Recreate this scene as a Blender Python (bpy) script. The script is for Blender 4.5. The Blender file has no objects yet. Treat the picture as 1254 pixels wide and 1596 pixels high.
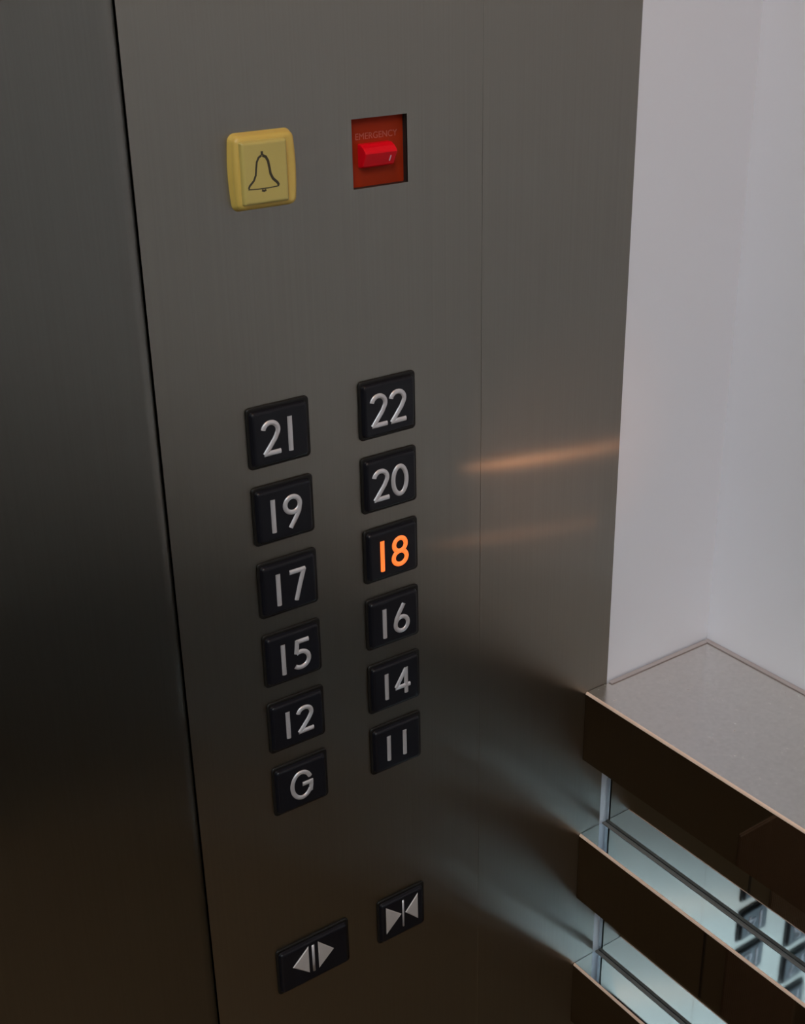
import bpy, bmesh, math, random
from mathutils import Vector, Matrix
PI = math.pi
random.seed(4)
C = bpy.context.scene.collection
SC = bpy.context.scene

# ------------------------------------------------------------------ camera
F_PX, YAW, PITCH, ROLL = 2018.9, -0.60252, -0.42440, 0.021078
cam_data = bpy.data.cameras.new('camera')
cam = bpy.data.objects.new('camera', cam_data); C.objects.link(cam)
cam_data.sensor_fit = 'VERTICAL'; cam_data.sensor_height = 24.0
cam_data.lens = F_PX * 24.0 / 1596.0
cam_data.clip_start = 0.01
rot = Matrix.Rotation(YAW, 3, 'Z') @ Matrix.Rotation(PITCH, 3, 'X') @ Matrix.Rotation(ROLL, 3, 'Y')
cols = [rot @ Vector((1, 0, 0)), rot @ Vector((0, 0, 1)), rot @ Vector((0, -1, 0))]
m4 = Matrix((cols[0], cols[1], cols[2])).transposed().to_4x4()
m4.translation = Vector((-0.3130, -0.56935, 0.24407))
cam.matrix_world = m4
SC.camera = cam

# ------------------------------------------------------------------ world, exposure
w = bpy.data.worlds.new('world'); SC.world = w; w.use_nodes = True
w.node_tree.nodes['Background'].inputs[0].default_value = (0.01, 0.01, 0.012, 1)
SC.view_settings.view_transform = 'Standard'
SC.view_settings.look = 'None'
SC.view_settings.gamma = 1.0
SC.view_settings.use_curve_mapping = False
SC.view_settings.exposure = 0.28
LIGHT_COOL = 9.5          # radiance of the luminous ceiling panel
LIGHT_WARM = 1.9          # watts of each small warm downlight

# room extents (front wall with the controls is y = 0; z = 0 is the row of button 21)
XR, XL, YB, ZF, ZC = 0.3546, -1.15, -1.50, -1.25, 0.98

# ------------------------------------------------------------------ materials
def mat(name, color, rough=0.5, metal=0.0, noise=0.0, nscale=(40, 40, 40), bump=0.0,
        aniso=0.0, tangent=None, emit=None, estr=0.0, rnoise=0.0, spec=0.5, coat=0.0):
    m = bpy.data.materials.new(name); m.use_nodes = True
    nt = m.node_tree; b = nt.nodes['Principled BSDF']
    b.inputs['Roughness'].default_value = rough
    b.inputs['Metallic'].default_value = metal
    b.inputs['Specular IOR Level'].default_value = spec
    b.inputs['Coat Weight'].default_value = coat
    b.inputs['Base Color'].default_value = (*color, 1)
    tc = nt.nodes.new('ShaderNodeTexCoord'); mp = nt.nodes.new('ShaderNodeMapping')
    mp.inputs['Scale'].default_value = nscale
    nt.links.new(tc.outputs['Object'], mp.inputs['Vector'])
    nz = nt.nodes.new('ShaderNodeTexNoise'); nz.inputs['Scale'].default_value = 1.0
    nz.inputs['Detail'].default_value = 5
    nt.links.new(mp.outputs[0], nz.inputs['Vector'])
    mx = nt.nodes.new('ShaderNodeMix'); mx.data_type = 'RGBA'
    mx.inputs[6].default_value = (*[c * (1 - noise) for c in color], 1)
    mx.inputs[7].default_value = (*[min(1, c * (1 + noise)) for c in color], 1)
    nt.links.new(nz.outputs['Fac'], mx.inputs[0]); nt.links.new(mx.outputs[2], b.inputs['Base Color'])
    if rnoise:
        mr = nt.nodes.new('ShaderNodeMapRange')
        mr.inputs[3].default_value = max(0, rough - rnoise); mr.inputs[4].default_value = rough + rnoise
        nt.links.new(nz.outputs['Fac'], mr.inputs[0]); nt.links.new(mr.outputs[0], b.inputs['Roughness'])
    if bump:
        bp = nt.nodes.new('ShaderNodeBump'); bp.inputs['Strength'].default_value = bump
        bp.inputs['Distance'].default_value = 0.0004
        nt.links.new(nz.outputs['Fac'], bp.inputs['Height']); nt.links.new(bp.outputs[0], b.inputs['Normal'])
    if aniso:
        b.inputs['Anisotropic'].default_value = aniso
        cx = nt.nodes.new('ShaderNodeCombineXYZ')
        for i in range(3): cx.inputs[i].default_value = tangent[i]
        nt.links.new(cx.outputs[0], b.inputs['Tangent'])
    if emit:
        b.inputs['Emission Color'].default_value = (*emit, 1)
        b.inputs['Emission Strength'].default_value = estr
    return m

def brushed(name, color, r_across, r_along, r_wide=None, noise=0.08):
    """Vertically brushed metal: reflections spread sideways (r_across) and stay tight along the grain (r_along)."""
    m = bpy.data.materials.new(name); m.use_nodes = True
    nt = m.node_tree; nt.nodes.remove(nt.nodes['Principled BSDF']); out = nt.nodes['Material Output']
    tc = nt.nodes.new('ShaderNodeTexCoord'); mp = nt.nodes.new('ShaderNodeMapping')
    mp.inputs['Scale'].default_value = (900, 900, 5)
    nt.links.new(tc.outputs['Object'], mp.inputs['Vector'])
    nz = nt.nodes.new('ShaderNodeTexNoise'); nz.inputs['Scale'].default_value = 1.0; nz.inputs['Detail'].default_value = 5
    nt.links.new(mp.outputs[0], nz.inputs['Vector'])
    mx = nt.nodes.new('ShaderNodeMix'); mx.data_type = 'RGBA'
    mx.inputs[6].default_value = (*[c * (1 - noise) for c in color], 1)
    mx.inputs[7].default_value = (*[c * (1 + noise) for c in color], 1)
    nt.links.new(nz.outputs['Fac'], mx.inputs[0])
    cx = nt.nodes.new('ShaderNodeCombineXYZ'); cx.inputs[0].default_value = 1
    outs = []
    for ra in (r_along, r_wide):
        b = nt.nodes.new('ShaderNodeBsdfAnisotropic'); b.distribution = 'GGX'
        g = math.sqrt(r_across * ra)
        b.inputs['Roughness'].default_value = math.sqrt(g)
        b.inputs['Anisotropy'].default_value = g / r_across - 1
        nt.links.new(mx.outputs[2], b.inputs['Color']); nt.links.new(cx.outputs[0], b.inputs['Tangent'])
        outs.append(b)
    ms = nt.nodes.new('ShaderNodeMixShader'); ms.inputs[0].default_value = 0.6
    nt.links.new(outs[0].outputs[0], ms.inputs[1]); nt.links.new(outs[1].outputs[0], ms.inputs[2])
    nt.links.new(ms.outputs[0], out.inputs['Surface'])
    return m

M = {}
# steel brushed along z: the grooves spread a reflection sideways
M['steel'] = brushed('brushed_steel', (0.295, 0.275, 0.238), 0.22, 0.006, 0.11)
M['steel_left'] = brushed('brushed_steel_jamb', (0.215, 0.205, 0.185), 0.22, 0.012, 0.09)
M['wainscot'] = mat('dark_wainscot', (0.05, 0.038, 0.025), 0.5, 0.0, 0.1, (30, 30, 30))
M['white'] = mat('white_laminate', (0.78, 0.78, 0.83), 0.30, 0.0, 0.01, (5, 5, 5), spec=0.35)
M['plain_white'] = mat('grey_laminate', (0.44, 0.44, 0.44), 0.6, 0.0, 0.02, (8, 8, 8))
M['bronze'] = mat('bronze_mirror', (0.44, 0.47, 0.48), 0.02, 1.0, 0.01, (5, 5, 5))
M['front'] = mat('dark_bronze_front', (0.30, 0.28, 0.26), 0.03, 1.0, 0.01, (5, 5, 5))
M['polish'] = mat('polished_steel', (0.70, 0.77, 0.84), 0.04, 1.0, 0.03, (60, 60, 60))
M['ledge_top'] = mat('satin_steel', (0.74, 0.70, 0.66), 0.24, 1.0, 0.13, (330, 330, 60), rnoise=0.08)
M['edge'] = mat('edge_highlight', (0.97, 0.72, 0.58), 0.45, 0.25, 0.04, (300, 300, 300))  # peach base colour stands in for the warm lamp highlight
M['flange'] = mat('dull_flange', (0.26, 0.22, 0.20), 0.5, 0.5, 0.05, (90, 90, 90))
M['border'] = mat('grey_border', (0.44, 0.385, 0.38), 0.5, 0.0, 0.05, (90, 90, 90))
M['black'] = mat('black_plastic', (0.007, 0.007, 0.010), 0.33, 0.0, 0.2, (200, 200, 200), spec=0.25)
M['bezel'] = mat('black_bezel', (0.008, 0.007, 0.006), 0.45, 0.0, 0.2, (200, 200, 200), spec=0.25)
M['silver'] = mat('silver_numeral', (0.60, 0.575, 0.59), 0.30, 0.45, 0.03, (400, 400, 400))
M['lit'] = mat('lit_numeral', (0.5, 0.2, 0.06), 0.3, 0.0, 0.03, (400, 400, 400), emit=(1.0, 0.145, 0.018), estr=0.95)
M['yellow'] = mat('yellow_plastic', (0.56, 0.385, 0.085), 0.38, 0.0, 0.04, (150, 150, 150))
M['pad'] = mat('pale_yellow_plastic', (0.47, 0.37, 0.105), 0.38, 0.0, 0.04, (150, 150, 150))
M['bell'] = mat('dark_engraving', (0.035, 0.028, 0.012), 0.5, 0.0, 0.3, (300, 300, 300))
M['red_plate'] = mat('orange_red_plastic', (0.30, 0.022, 0.003), 0.6, 0.0, 0.08, (120, 120, 120), spec=0.15)
M['red'] = mat('bright_red_plastic', (0.72, 0.003, 0.012), 0.35, 0.0, 0.05, (120, 120, 120), spec=0.15)
M['faint'] = mat('worn_lettering', (0.40, 0.075, 0.045), 0.5, 0.0, 0.2, (500, 500, 500))
M['mark'] = mat('white_mark', (0.7, 0.5, 0.55), 0.4, 0.0, 0.05, (500, 500, 500))
M['dark_metal'] = mat('dark_metal', (0.03, 0.028, 0.024), 0.5, 0.5, 0.1, (80, 80, 80))
M['carpet'] = mat('brown_carpet', (0.30, 0.185, 0.095), 0.95, 0.0, 0.3, (200, 200, 200), 0.3)
M['rib'] = mat('ribbed_brown_metal', (0.22, 0.13, 0.075), 0.45, 0.2, 0.1, (80, 80, 10))
M['panel_light'] = mat('luminous_diffuser', (0.8, 0.8, 0.8), 0.5, 0.0, 0.01, (5, 5, 5), emit=(0.74, 0.92, 1.0), estr=LIGHT_COOL)
M['warm_lens'] = mat('warm_lens', (0.8, 0.7, 0.6), 0.3, 0.0, 0.01, (5, 5, 5))

# ------------------------------------------------------------------ mesh helpers
def build(name, bm, m, parent=None, smooth=False):
    bmesh.ops.recalc_face_normals(bm, faces=bm.faces)
    me = bpy.data.meshes.new(name); bm.to_mesh(me); bm.free()
    me.materials.append(m)
    if smooth:
        for p in me.polygons: p.use_smooth = True
    o = bpy.data.objects.new(name, me); C.objects.link(o)
    if parent: o.parent = parent
    return o

def box(bm, x0, x1, y0, y1, z0, z1, bev=0.0, seg=3):
    r = bmesh.ops.create_cube(bm, size=1)
    vs = r['verts']
    for v in vs:
        v.co = Vector((x0 if v.co.x < 0 else x1, y0 if v.co.y < 0 else y1, z0 if v.co.z < 0 else z1))
    if bev:
        es = list({e for v in vs for e in v.link_edges})
        bmesh.ops.bevel(bm, geom=es, offset=bev, segments=seg, profile=0.5, affect='EDGES')
    return bm

def outline(wd, ht, rad, bulge=0.0, n=5, k=10):
    """Rounded rectangle, its left and right sides swelling by bulge."""
    pts = []
    hx, hz = wd / 2, ht / 2
    def sw(z): return bulge * (1 - (z / hz) ** 2)
    for cx, cz, a0 in ((hx - rad, hz - rad, 0), (-hx + rad, hz - rad, 90), (-hx + rad, -hz + rad, 180), (hx - rad, -hz + rad, 270)):
        for i in range(n + 1):
            a = math.radians(a0 + 90 * i / n)
            pts.append([cx + rad * math.cos(a), cz + rad * math.sin(a)])
        if bulge and a0 in (90, 270):      # straight sides get extra points
            s = 1 if a0 == 90 else -1
            for i in range(1, k):
                t = i / k
                pts.append([-s * hx, s * ((hz - rad) - 2 * (hz - rad) * t)])
    return [(x + (sw(z) * (1 if x > 0 else -1) if bulge else 0), z) for x, z in pts]

def loft(bm, rings, cap=True):
    """rings: list of (points, y); faces between and a front cap on the last one."""
    vr = [[bm.verts.new((x, y, z)) for x, z in pts] for pts, y in rings]
    for a, b in zip(vr, vr[1:]):
        n = len(a)
        for i in range(n):
            bm.faces.new((a[i], a[(i + 1) % n], b[(i + 1) % n], b[i]))
    if cap:
        bm.faces.new(vr[-1])
        bm.faces.new(list(reversed(vr[0])))
    return bm

def pad(wd, ht, rad, y0, y1, inset, soft=0.0006, bulge=0.0):
    """A key cap standing from y0 to y1 (towards the room) with sloping, softened sides."""
    bm = bmesh.new()
    rings = [(outline(wd, ht, rad, bulge), y0)]
    d = y0 - y1
    N = 5
    for i in range(N + 1):
        a = i / N * PI / 2
        ins = (inset - soft) * 0.35 + (inset * 0.65 + soft) * (1 - math.cos(a))
        yy = y0 - d * 0.45 - d * 0.55 * math.sin(a)
        rings.append((outline(wd - 2 * ins, ht - 2 * ins, max(rad - ins * 0.5, 0.0004), bulge * 0.8), yy))
    return loft(bm, rings)

def stroke(bm, pts, wd, h, y, closed=False, k=8):
    """A raised half-round stroke along a polyline in the x-z plane, base at y, crown at y-h."""
    P = [Vector((a * 0.001, b * 0.001)) for a, b in pts]
    n = len(P); rings = []
    for i, p in enumerate(P):
        if closed: d = P[(i + 1) % n] - P[i - 1]
        else: d = P[min(i + 1, n - 1)] - P[max(i - 1, 0)]
        d.normalize(); nr = Vector((-d.y, d.x)); mi = 1.0
        if not closed and 0 < i < n - 1:
            d1 = (P[i] - P[i - 1]).normalized(); c = max(0.45, abs(d1.dot(d))); mi = 1 / c
        ring = []
        for j in range(k + 1):
            a = PI * j / k
            q = p + nr * (math.cos(a) * wd / 2 * mi)
            ring.append(bm.verts.new((q.x, y - h * math.sin(a), q.y)))
        rings.append(ring)
    prs = list(zip(rings, rings[1:])) + ([(rings[-1], rings[0])] if closed else [])
    for a, b in prs:
        for j in range(k): bm.faces.new((a[j], a[j + 1], b[j + 1], b[j]))
    if not closed:
        bm.faces.new(rings[0]); bm.faces.new(list(reversed(rings[-1])))

def arc(cx, cz, rx, rz, a0, a1, n=24):
    return [(cx + rx * math.cos(math.radians(a0 + (a1 - a0) * i / n)), cz + rz * math.sin(math.radians(a0 + (a1 - a0) * i / n))) for i in range(n + 1)]

# numerals as strokes, millimetres about their own centre
DIG = {
    '0': [(arc(0, 0, 4.6, 8.5, 0, 360, 40)[:-1], True)],
    '1': [([(0, 9.7), (0, 4), (0, -4), (0, -9.7)], False)],
    '2': [(arc(-0.2, 4.3, 4.5, 4.3, 168, -28, 20) + [(2.2, -0.6), (-1.0, -4.6), (-4.4, -8.8)], False), ([(-4.9, -8.4), (0, -8.4), (5.2, -8.4)], False)],
    '4': [([(2.6, 9.0), (-0.8, 3.2), (-4.9, -3.6)], False), ([(-5.4, -4.0), (0, -4.0), (5.4, -4.0)], False), ([(2.6, 9.6), (2.6, 0), (2.6, -9.7)], False)],
    '5': [([(4.4, 8.4), (0, 8.4), (-3.6, 8.4)], False), ([(-3.0, 9.6), (-3.4, 5), (-3.9, 1.0)], False), (arc(-1.2, -3.5, 5.4, 5.1, 120, -135, 24), False)],
    '6': [(arc(0.1, -3.8, 4.5, 4.7, 0, 360, 32)[:-1], True), ([(-4.3, -3.0), (-3.6, 0.4), (-1.6, 4.0), (1.8, 9.6)], False)],
    '7': [([(-4.9, 8.4), (0, 8.4), (5.2, 8.4)], False), ([(4.6, 8.9), (1.8, 0.5), (-1.2, -9.7)], False)],
    '8': [(arc(0, 4.2, 4.1, 4.2, 0, 360, 32)[:-1], True), (arc(0, -4.2, 4.6, 4.3, 0, 360, 32)[:-1], True)],
    '9': [(arc(-0.1, 3.9, 4.6, 4.6, 0, 360, 32)[:-1], True), ([(4.4, 3.0), (3.7, -0.6), (1.8, -4.0), (-2.0, -9.6)], False)],
    'G': [(arc(0.4, 0.8, 6.6, 8.9, 28, 330, 40), False), ([(0.8, 1.0), (4, 1.0), (8.0, 1.0)], False), ([(6.9, 2.2), (6.9, -1.5), (6.3, -5.4)], False)],
}

def thing(name, label, cat, loc=(0, 0, 0), group=None):
    o = bpy.data.objects.new(name, None); C.objects.link(o)
    o.empty_display_size = 0.01
    o.location = loc; o['label'] = label; o['category'] = cat
    if group: o['group'] = group
    return o

def tag(o, label, cat, group=None):
    o['label'] = label; o['category'] = cat
    if group: o['group'] = group
    return o

def struct(name, bm, m, smooth=False):
    o = build(name, bm, m, None, smooth); o['kind'] = 'structure'; return o

# ------------------------------------------------------------------ the lift car (structure)
struct('floor', box(bmesh.new(), XL - .05, XR + .05, YB - .05, .06, ZF - .03, ZF), M['carpet'])
struct('ceiling', box(bmesh.new(), XL - .05, XR + .05, YB - .05, .06, ZC, ZC + .03), M['plain_white'])
struct('wall_right', box(bmesh.new(), XR, XR + .03, YB, .06, ZF, ZC), M['white'])
struct('wall_left', box(bmesh.new(), XL - .03, XL, YB, .06, ZF, ZC), M['plain_white'])
struct('wall_rear', box(bmesh.new(), XL, XR, YB - .03, YB, ZF, ZC), M['plain_white'])
struct('wall_front', box(bmesh.new(), XL, XR, 0.010, 0.06, ZF, ZC), M['dark_metal'])
struct('trim_1', box(bmesh.new(), 0.2526, XR, 0.0008, 0.010, ZF, ZC), M['white'])

XM, XF = 0.2575, 0.2315
# rear wainscot
t = thing('wainscot_panel', 'dark bronze lower panel on the rear wall behind the viewer', 'panel', (0, YB, ZF))
build('board', box(bmesh.new(), XL + .002, XM - .002, 0.002, 0.02, 0.002, 0.42, 0.001), M['wainscot'], t)

t = thing('wainscot_panel', 'dark lower panel along the left wall of the lift car', 'panel', (XL, YB, ZF))
build('board', box(bmesh.new(), 0.002, 0.02, 0.024, -YB - 0.001, 0.002, 0.95, 0.001), M['wainscot'], t)

# right wall wainscot: bronze mirror board, ledge and bumper slats
XM, XF = 0.2575, 0.2315
t = thing('wainscot_panel', 'bronze mirror panel under the ledge on the right wall', 'panel', (XM, 0, ZF))
build('mirror_board', box(bmesh.new(), 0, XR - XM, YB + .024, -0.0004, 0.002, -0.3062 - ZF - .0004, 0.0004, 1), M['bronze'], t)

def rail(name, label, ztop, zbot, depth, topmat, group=None):
    """A bar along the right wall: bronze front plate, steel top plate and a rounded edge with painted highlight."""
    t = thing(name, label, 'rail' if group else 'ledge', (XF, 0, zbot), group)
    h = ztop - zbot
    y0, y1 = YB + .002, -0.0003
    build('front_plate', box(bmesh.new(), 0.0, 0.002, y0, y1, 0, h - 0.0016), M['front'], t)
    build('bottom_plate', box(bmesh.new(), 0.002, depth, y0, y1, 0, 0.002), M['bronze'], t)
    build('top_plate', box(bmesh.new(), 0.0017, depth, y0, y1, h - 0.0018, h), topmat, t)
    if group:
        build('rear_flange', box(bmesh.new(), depth - 0.0030, depth, y0, y1, h, h + 0.0008, 0.0003, 1), M['flange'], t)
    # rounded edge, quarter round in section, warm highlight painted in its colour
    bm = bmesh.new(); r = 0.0017
    pts = [(r + r * math.cos(math.radians(a)), h - r + r * math.sin(math.radians(a))) for a in range(90, 181, 10)] + [(r, h - r)]
    va = [bm.verts.new((x, y0, z)) for x, z in pts]; vb = [bm.verts.new((x, y1, z)) for x, z in pts]
    n = len(pts)
    for i in range(n): bm.faces.new((va[i], va[(i + 1) % n], vb[(i + 1) % n], vb[i]))
    bm.faces.new(va); bm.faces.new(vb)
    build('edge_highlight_strip', bm, M['edge'], t, False)
    return t

lg = rail('handrail_ledge', 'wide satin steel ledge with dark bronze front along the white right wall', -0.2495, -0.3062, XR - XF - 0.0002, M['ledge_top'])
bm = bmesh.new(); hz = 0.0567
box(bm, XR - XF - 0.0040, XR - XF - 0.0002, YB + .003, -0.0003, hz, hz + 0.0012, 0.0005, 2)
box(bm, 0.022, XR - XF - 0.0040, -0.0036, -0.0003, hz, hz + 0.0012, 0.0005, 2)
build('border_strip', bm, M['border'], lg)  # thin raised grey-pink border where the ledge meets the walls
rail('bumper_rail', 'upper of the two bronze slats, directly below the wide steel ledge', -0.3731, -0.4326, XM - XF - .0002, M['polish'], 'bronze bumper slats below the ledge')
rail('bumper_rail', 'lower bronze slat at the bottom right corner of the view', -0.4983, -0.5578, XM - XF - .0002, M['polish'], 'bronze bumper slats below the ledge')

# ------------------------------------------------------------------ steel panels of the front wall
ROW = 0.045; XB = 0.0699
HX0, HX1, HZ0, HZ1 = 0.0523, 0.0866, 0.1211, 0.1560          # opening for the red switch
def plate_with_hole(x0, x1, z0, z1):
    bm = bmesh.new()
    g0, g1, gd = 0.1362, 0.1367, 0.00012                     # hairline crease
    xs = [x0, HX0, HX1, g0, (g0 + g1) / 2, g1, x1]; zs = [z0, HZ0, HZ1, z1]
    ys = [0, 0, 0, 0, gd, 0, 0]
    V = [[bm.verts.new((x, y, z)) for x, y in zip(xs, ys)] for z in zs]
    for j in range(3):
        for i in range(len(xs) - 1):
            if i == 1 and j == 1: continue
            bm.faces.new((V[j][i], V[j][i + 1], V[j + 1][i + 1], V[j + 1][i]))
    bound = [e for e in bm.edges if e.is_boundary]
    r = bmesh.ops.extrude_edge_only(bm, edges=bound)
    for v in r['geom']:
        if isinstance(v, bmesh.types.BMVert): v.co.y += 0.0075
    return bm
t = thing('control_panel', 'tall brushed steel lift control panel carrying the buttons', 'panel', (0, 0, 0))
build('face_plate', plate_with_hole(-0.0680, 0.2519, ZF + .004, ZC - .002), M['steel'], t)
# fine vertical ribs and dark strip, added out of view for the bronze reflections
bm = bmesh.new()
for i in range(40):
    xa = -0.062 + i * 0.0027
    box(bm, xa, xa + 0.0019, -0.0016, 0.0, -0.95, -0.462, 0.0004, 1)
box(bm, -0.064, 0.0462, -0.0006, 0.0, -0.952, -0.460)
build('added_ribs', bm, M['rib'], t)
build('added_strip', box(bmesh.new(), 0.0755, 0.0785, -0.0003, 0.0, -0.952, -0.470), M['dark_metal'], t)

# left steel jamb panel, its right edge rolled back
bm = bmesh.new()
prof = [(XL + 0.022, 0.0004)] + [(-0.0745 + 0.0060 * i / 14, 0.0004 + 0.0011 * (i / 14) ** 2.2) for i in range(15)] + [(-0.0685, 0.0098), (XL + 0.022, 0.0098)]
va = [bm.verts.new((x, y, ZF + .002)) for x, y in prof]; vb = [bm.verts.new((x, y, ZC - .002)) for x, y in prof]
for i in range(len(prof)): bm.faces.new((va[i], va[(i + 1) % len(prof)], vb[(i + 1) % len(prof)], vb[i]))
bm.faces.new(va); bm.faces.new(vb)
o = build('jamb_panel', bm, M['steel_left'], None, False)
tag(o, 'plain dark brushed steel panel left of the control panel seam', 'panel')

# ------------------------------------------------------------------ push buttons
def key(t, wd=0.0380, ht=0.0346):
    build('bezel', pad(wd, ht, 0.0024, -0.00002, -0.0014, 0.0005), M['bezel'], t)
    cp = build('cap', pad(wd - 0.0036, ht - 0.0036, 0.0020, -0.0014, -0.0040, 0.0018, bulge=0.0002), M['black'], t)
    cp.location = (-0.0004, 0, 0)
    return cp

YC = -0.00395
def floor_button(text, x, z, centres, label, lit=False):
    t = thing('floor_button', label, 'button', (x - 0.0006, 0, z), 'square floor buttons on the control panel')
    cp = key(t)
    low = text in ('12', '14', '11')          # slightly shorter numerals on the lowest keys
    for ch, cx in zip(text, centres):
        bm = bmesh.new()
        for pts, cl in DIG[ch]:
            stroke(bm, [(a + cx - 1.0, b * (0.92 if low else 1) + (0.6 if low else -0.3)) for a, b in pts], 0.0029, 0.0009, YC, cl)
        d = build('letter' if ch == 'G' else 'numeral', bm, M['lit'] if lit else M['silver'], cp, True)
        if lit: d['label'] = 'glowing orange numeral'
        m = d.modifiers.new('edge', 'EDGE_SPLIT'); m.split_angle = math.radians(50)
    return t

LEFT = [('21', (-5.0, 6.6)), ('19', (-6.8, 5.4)), ('17', (-6.6, 5.6)), ('15', (-6.4, 6.0)), ('12', (-6.2, 5.4)), ('G', (0.0,))]
RIGHT = [('22', (-6.4, 6.4)), ('20', (-6.4, 6.6)), ('18', (-6.8, 5.6)), ('16', (-6.6, 5.6)), ('14', (-6.4, 5.4)), ('11', (-6.0, 6.0))]
for i, (s, c) in enumerate(LEFT):
    lab = 'black button with a silver letter G, lowest of the left column' if s == 'G' else \
        'black floor button with silver number %s in the left column' % s
    floor_button(s, 0, -i * ROW, c, lab)
for i, (s, c) in enumerate(RIGHT):
    lab = 'black floor button with number 18 glowing orange in the right column' if s == '18' else \
        'black floor button with silver number %s in the right column' % s
    floor_button(s, XB, -i * ROW, c, lab, s == '18')

def facet(bm, pts, h):
    """a low raised polygon with sloping edges"""
    y = YC
    P = [Vector((a * .001, b * .001)) for a, b in pts]
    c = sum(P, Vector((0, 0))) / len(P)
    v0 = [bm.verts.new((p.x, y, p.y)) for p in P]
    v1 = [bm.verts.new((p.x + (c.x - p.x) * .12, y - h, p.y + (c.y - p.y) * .12)) for p in P]
    n = len(P)
    for i in range(n): bm.faces.new((v0[i], v0[(i + 1) % n], v1[(i + 1) % n], v1[i]))
    bm.faces.new(v1)

M['arrow'] = mat('pale_arrow', (0.66, 0.61, 0.59), 0.40, 0.4, 0.04, (400, 400, 400))
t = thing('door_open_button', 'wide black button with two silver triangles pointing outwards', 'button', (0.0010, 0, -0.3620))
cp = key(t, 0.0540, 0.0360)
for pts in ([(-17.2, 2.2), (-4.8, 13.6), (-4.8, -8.6)], [(14.0, 1.6), (2.2, 13.6), (2.2, -8.6)]):
    bm = bmesh.new(); facet(bm, pts, 0.0006); build('arrow', bm, M['arrow'], cp)
bm = bmesh.new(); stroke(bm, [(-1.5, 12.6), (-1.5, 0), (-1.5, -8.6)], 0.0020, 0.0007, YC); build('divider_bar', bm, M['silver'], cp, True)
t = thing('door_close_button', 'black button with two silver triangles pointing inwards at a bar', 'button', (XB, 0, -0.3620))
cp = key(t, 0.0380, 0.0356)
for pts in ([(-13.8, 13.2), (-13.8, -9.4), (-1.2, 2.0)], [(12.2, 13.2), (12.2, -9.0), (1.6, 1.8)]):
    bm = bmesh.new(); facet(bm, pts, 0.0006); build('arrow', bm, M['arrow'], cp)
bm = bmesh.new(); stroke(bm, [(0.1, 12.8), (0.1, 0), (0.1, -9.0)], 0.0015, 0.0007, YC); build('divider_bar', bm, M['silver'], cp, True)

# ------------------------------------------------------------------ yellow alarm button
t = thing('alarm_button', 'yellow alarm button with an engraved bell symbol', 'button', (-0.0008, 0, 0.1372))
build('housing', pad(0.0345, 0.0372, 0.0035, -0.00002, -0.0058, 0.0030, bulge=0.0013), M['yellow'], t)
pd = build('push_pad', pad(0.0258, 0.0306, 0.0012, -0.0055, -0.0082, 0.0017), M['pad'], t)
pd.location = (-0.0019, 0, 0)
bm = bmesh.new(); yb = -0.00812
def bl(pts, wd=0.0013): stroke(bm, [(a * 1.1 - 1.9, b * 1.1 + 0.9) for a, b in pts], wd, 0.00018, yb, False, 4)
bl([(0.2, 8.4), (0.2, 6.6)], 0.0016)
bl([(-0.2, 6.6), (-1.6, 5.8), (-2.6, 4.0), (-3.1, 1.2), (-3.5, -1.6), (-4.6, -3.8), (-6.8, -5.8), (-7.4, -7.0)])
bl([(0.4, 6.6), (2.0, 5.8), (3.0, 4.0), (3.5, 1.2), (3.9, -1.6), (5.0, -3.8), (7.2, -5.8), (7.8, -7.0)], 0.0017)
bl([(-7.6, -7.3), (-3, -7.6), (3, -7.6), (7.9, -7.3)], 0.0007)
bl([(-0.9, -8.3), (0.2, -8.7), (1.3, -8.3)], 0.0013)
build('bell_symbol', bm, M['bell'], pd)

# ------------------------------------------------------------------ red emergency switch
t = thing('emergency_switch', 'red rocker switch recessed in a square orange-red plate', 'switch', ((HX0 + HX1) / 2, 0, (HZ0 + HZ1) / 2))
bp = build('back_plate', box(bmesh.new(), -0.01712, 0.01712, 0.0040, 0.0095, -0.01742, 0.01742), M['red_plate'], t)
build('rim', loft(bmesh.new(), [(outline(0.0342, 0.0348, 0.0005), 0.0040), (outline(0.0342, 0.0348, 0.0005), 0.0008)], False), M['dark_metal'], t)
bm = bmesh.new()
# wedge shaped rocker: bright sloping top, upright front
prf = [(0.0040, 0.0044), (0.0010, 0.0042), (-0.0016, 0.0028), (-0.0036, 0.0010), (-0.0040, 0.0000), (-0.0034, -0.0012), (-0.0006, -0.0066), (0.0006, -0.0074), (0.0040, -0.0076)]
va = [bm.verts.new((-0.0115, y, z)) for y, z in prf]; vb = [bm.verts.new((0.0082, y, z)) for y, z in prf]
for i in range(len(prf)): bm.faces.new((va[i], va[(i + 1) % len(prf)], vb[(i + 1) % len(prf)], vb[i]))
bm.faces.new(va); bm.faces.new(vb)
bmesh.ops.recalc_face_normals(bm, faces=bm.faces)
bmesh.ops.bevel(bm, geom=[e for e in bm.edges if abs(e.verts[0].co.x - e.verts[1].co.x) < 1e-5], offset=0.0005, segments=2, profile=.5, affect='EDGES')
rk = build('rocker', bm, M['red'], t)
bm = bmesh.new()
a, b = Vector((0.0042, -0.0047, -0.0014)), Vector((0.0050, -0.0028, -0.0042))
box(bm, -0.0003, 0.0003, -0.0001, 0.0001, -0.0017, 0.0017)
mk = build('indicator_mark', bm, M['mark'], rk)
mk.location = (0.0046, -0.00232, -0.0034); mk.rotation_euler = (math.radians(27.4), 0, 0)
cu = bpy.data.curves.new('lettering', 'FONT'); cu.body = 'EMERGENCY'; cu.size = 0.0046; cu.align_x = 'CENTER'; cu.extrude = 0.00004
tmp = bpy.data.objects.new('tmp_text', cu); C.objects.link(tmp)
bpy.context.view_layer.update()
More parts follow.
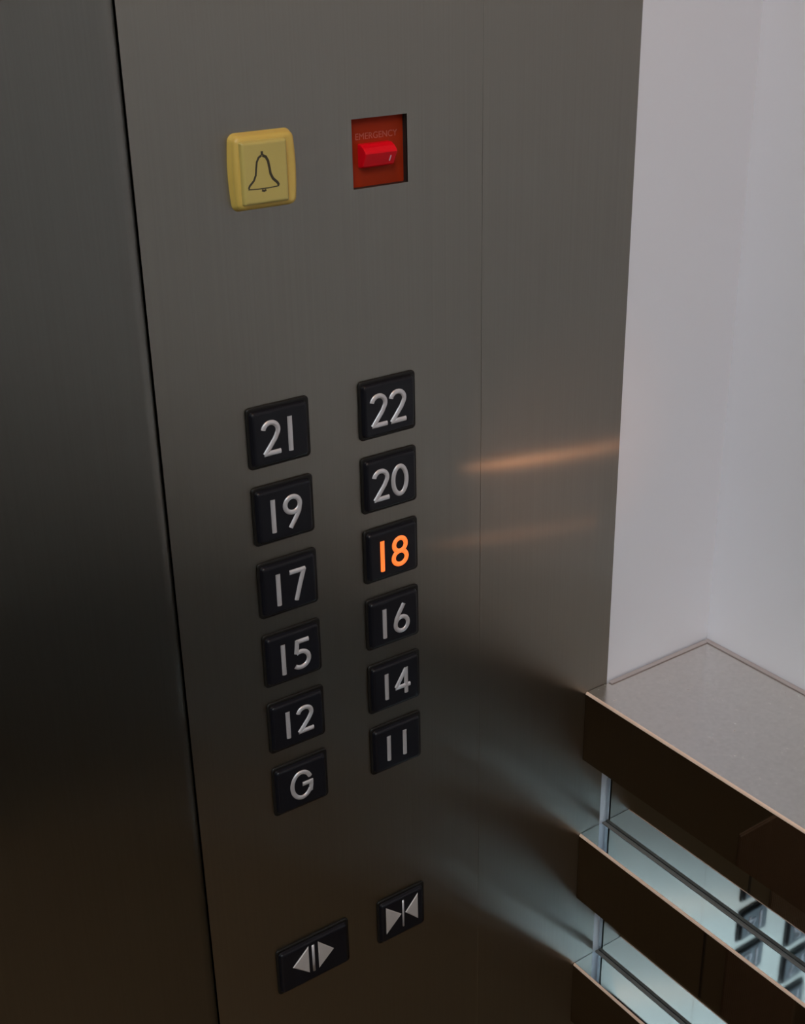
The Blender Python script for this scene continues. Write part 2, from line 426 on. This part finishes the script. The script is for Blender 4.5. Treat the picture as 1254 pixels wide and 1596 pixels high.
me = bpy.data.meshes.new_from_object(tmp.evaluated_get(bpy.context.evaluated_depsgraph_get()))
bpy.data.objects.remove(tmp)
me.materials.clear(); me.materials.append(M['faint'])
lt = bpy.data.objects.new('lettering', me); C.objects.link(lt); lt.parent = bp
lt['label'] = 'worn pale lettering'
lt.location = (0.0004, 0.00396, 0.0064); lt.rotation_euler = (PI / 2, 0, 0)

# ------------------------------------------------------------------ lamps of the car
t = thing('ceiling_light', 'large cool white luminous panel in the lift ceiling', 'light', (0, 0, ZC))
PX0, PX1, PY0, PY1 = -1.06, -0.42, -1.12, -0.58
bm = bmesh.new()
for a in ((PX0 - .02, PX1 + .02, PY0 - .02, PY0), (PX0 - .02, PX1 + .02, PY1, PY1 + .02), (PX0 - .02, PX0, PY0, PY1), (PX1, PX1 + .02, PY0, PY1)):
    box(bm, *a, -0.02, 0)
build('frame', bm, M['polish'], t)
build('diffuser', box(bmesh.new(), PX0, PX1, PY0, PY1, -0.012, -0.002), M['panel_light'], t)

def downlight(x, y, label):
    t = thing('downlight', label, 'light', (x, y, ZC), 'warm downlights in the ceiling')
    bm = bmesh.new()
    n = 32
    rr = [(0.045, 0), (0.045, -0.006), (0.033, -0.008), (0.030, -0.002)]
    R = [[bm.verts.new((r * math.cos(2 * PI * i / n), r * math.sin(2 * PI * i / n), z)) for i in range(n)] for r, z in rr]
    for a, b in zip(R, R[1:]):
        for i in range(n): bm.faces.new((a[i], a[(i + 1) % n], b[(i + 1) % n], b[i]))
    build('rim', bm, M['polish'], t)
    bm = bmesh.new(); bmesh.ops.create_circle(bm, cap_ends=True, segments=32, radius=0.030)
    for v in bm.verts: v.co.z = -0.0025
    build('lens', bm, M['warm_lens'], t)
    ld = bpy.data.lights.new('downlight_lamp', 'AREA'); ld.shape = 'DISK'; ld.size = 0.055
    ld.energy = LIGHT_WARM; ld.color = (1.0, 0.55, 0.30)
    lo = bpy.data.objects.new('downlight_lamp', ld); C.objects.link(lo); lo.parent = t; lo.location = (0, 0, -0.006)
downlight(-0.20, -0.35, 'small warm downlight in the ceiling nearest the control panel')
downlight(-0.20, -1.38, 'small warm downlight in the ceiling near the rear wall')

def streak(y, ztop, watts, aim, label):  # made-up spots out of view, added for the orange streaks on the steel
    """an added, unseen accent spot standing on a rail edge, making an orange streak on the control panel"""
    t = thing('added_streak_lamp', label, 'light', (XF - 0.0034, y, ztop - 0.0035), 'added accent lamps on the right wall rails')
    bm = bmesh.new()
    bmesh.ops.create_cone(bm, cap_ends=True, segments=20, radius1=0.0030, radius2=0.0026, depth=0.006, matrix=Matrix.Translation((0, -0.004, 0.0032)) @ Matrix.Rotation(PI / 2, 4, 'X'))
    build('housing', bm, M['dark_metal'], t)
    ld = bpy.data.lights.new('added_streak_spot', 'SPOT'); ld.energy = watts; ld.color = (1.0, 0.45, 0.22)
    ld.spot_size = math.radians(22); ld.spot_blend = 1.0; ld.shadow_soft_size = 0.0015
    lo = bpy.data.objects.new('added_streak_spot', ld); C.objects.link(lo); lo.parent = t
    lo.location = (0, 0.002, 0.0032)
    d = Vector(aim) - (t.location + lo.location)
    lo.rotation_euler = d.to_track_quat('-Z', 'Y').to_euler()
streak(-0.470, -0.2495, 0.5, (0.212, 0, -0.061), 'added unseen accent lamp fixed to the front of the wide steel ledge')
streak(-0.560, -0.3731, 0.12, (0.205, 0, -0.113), 'added unseen accent lamp fixed to the front of the upper bronze slat')
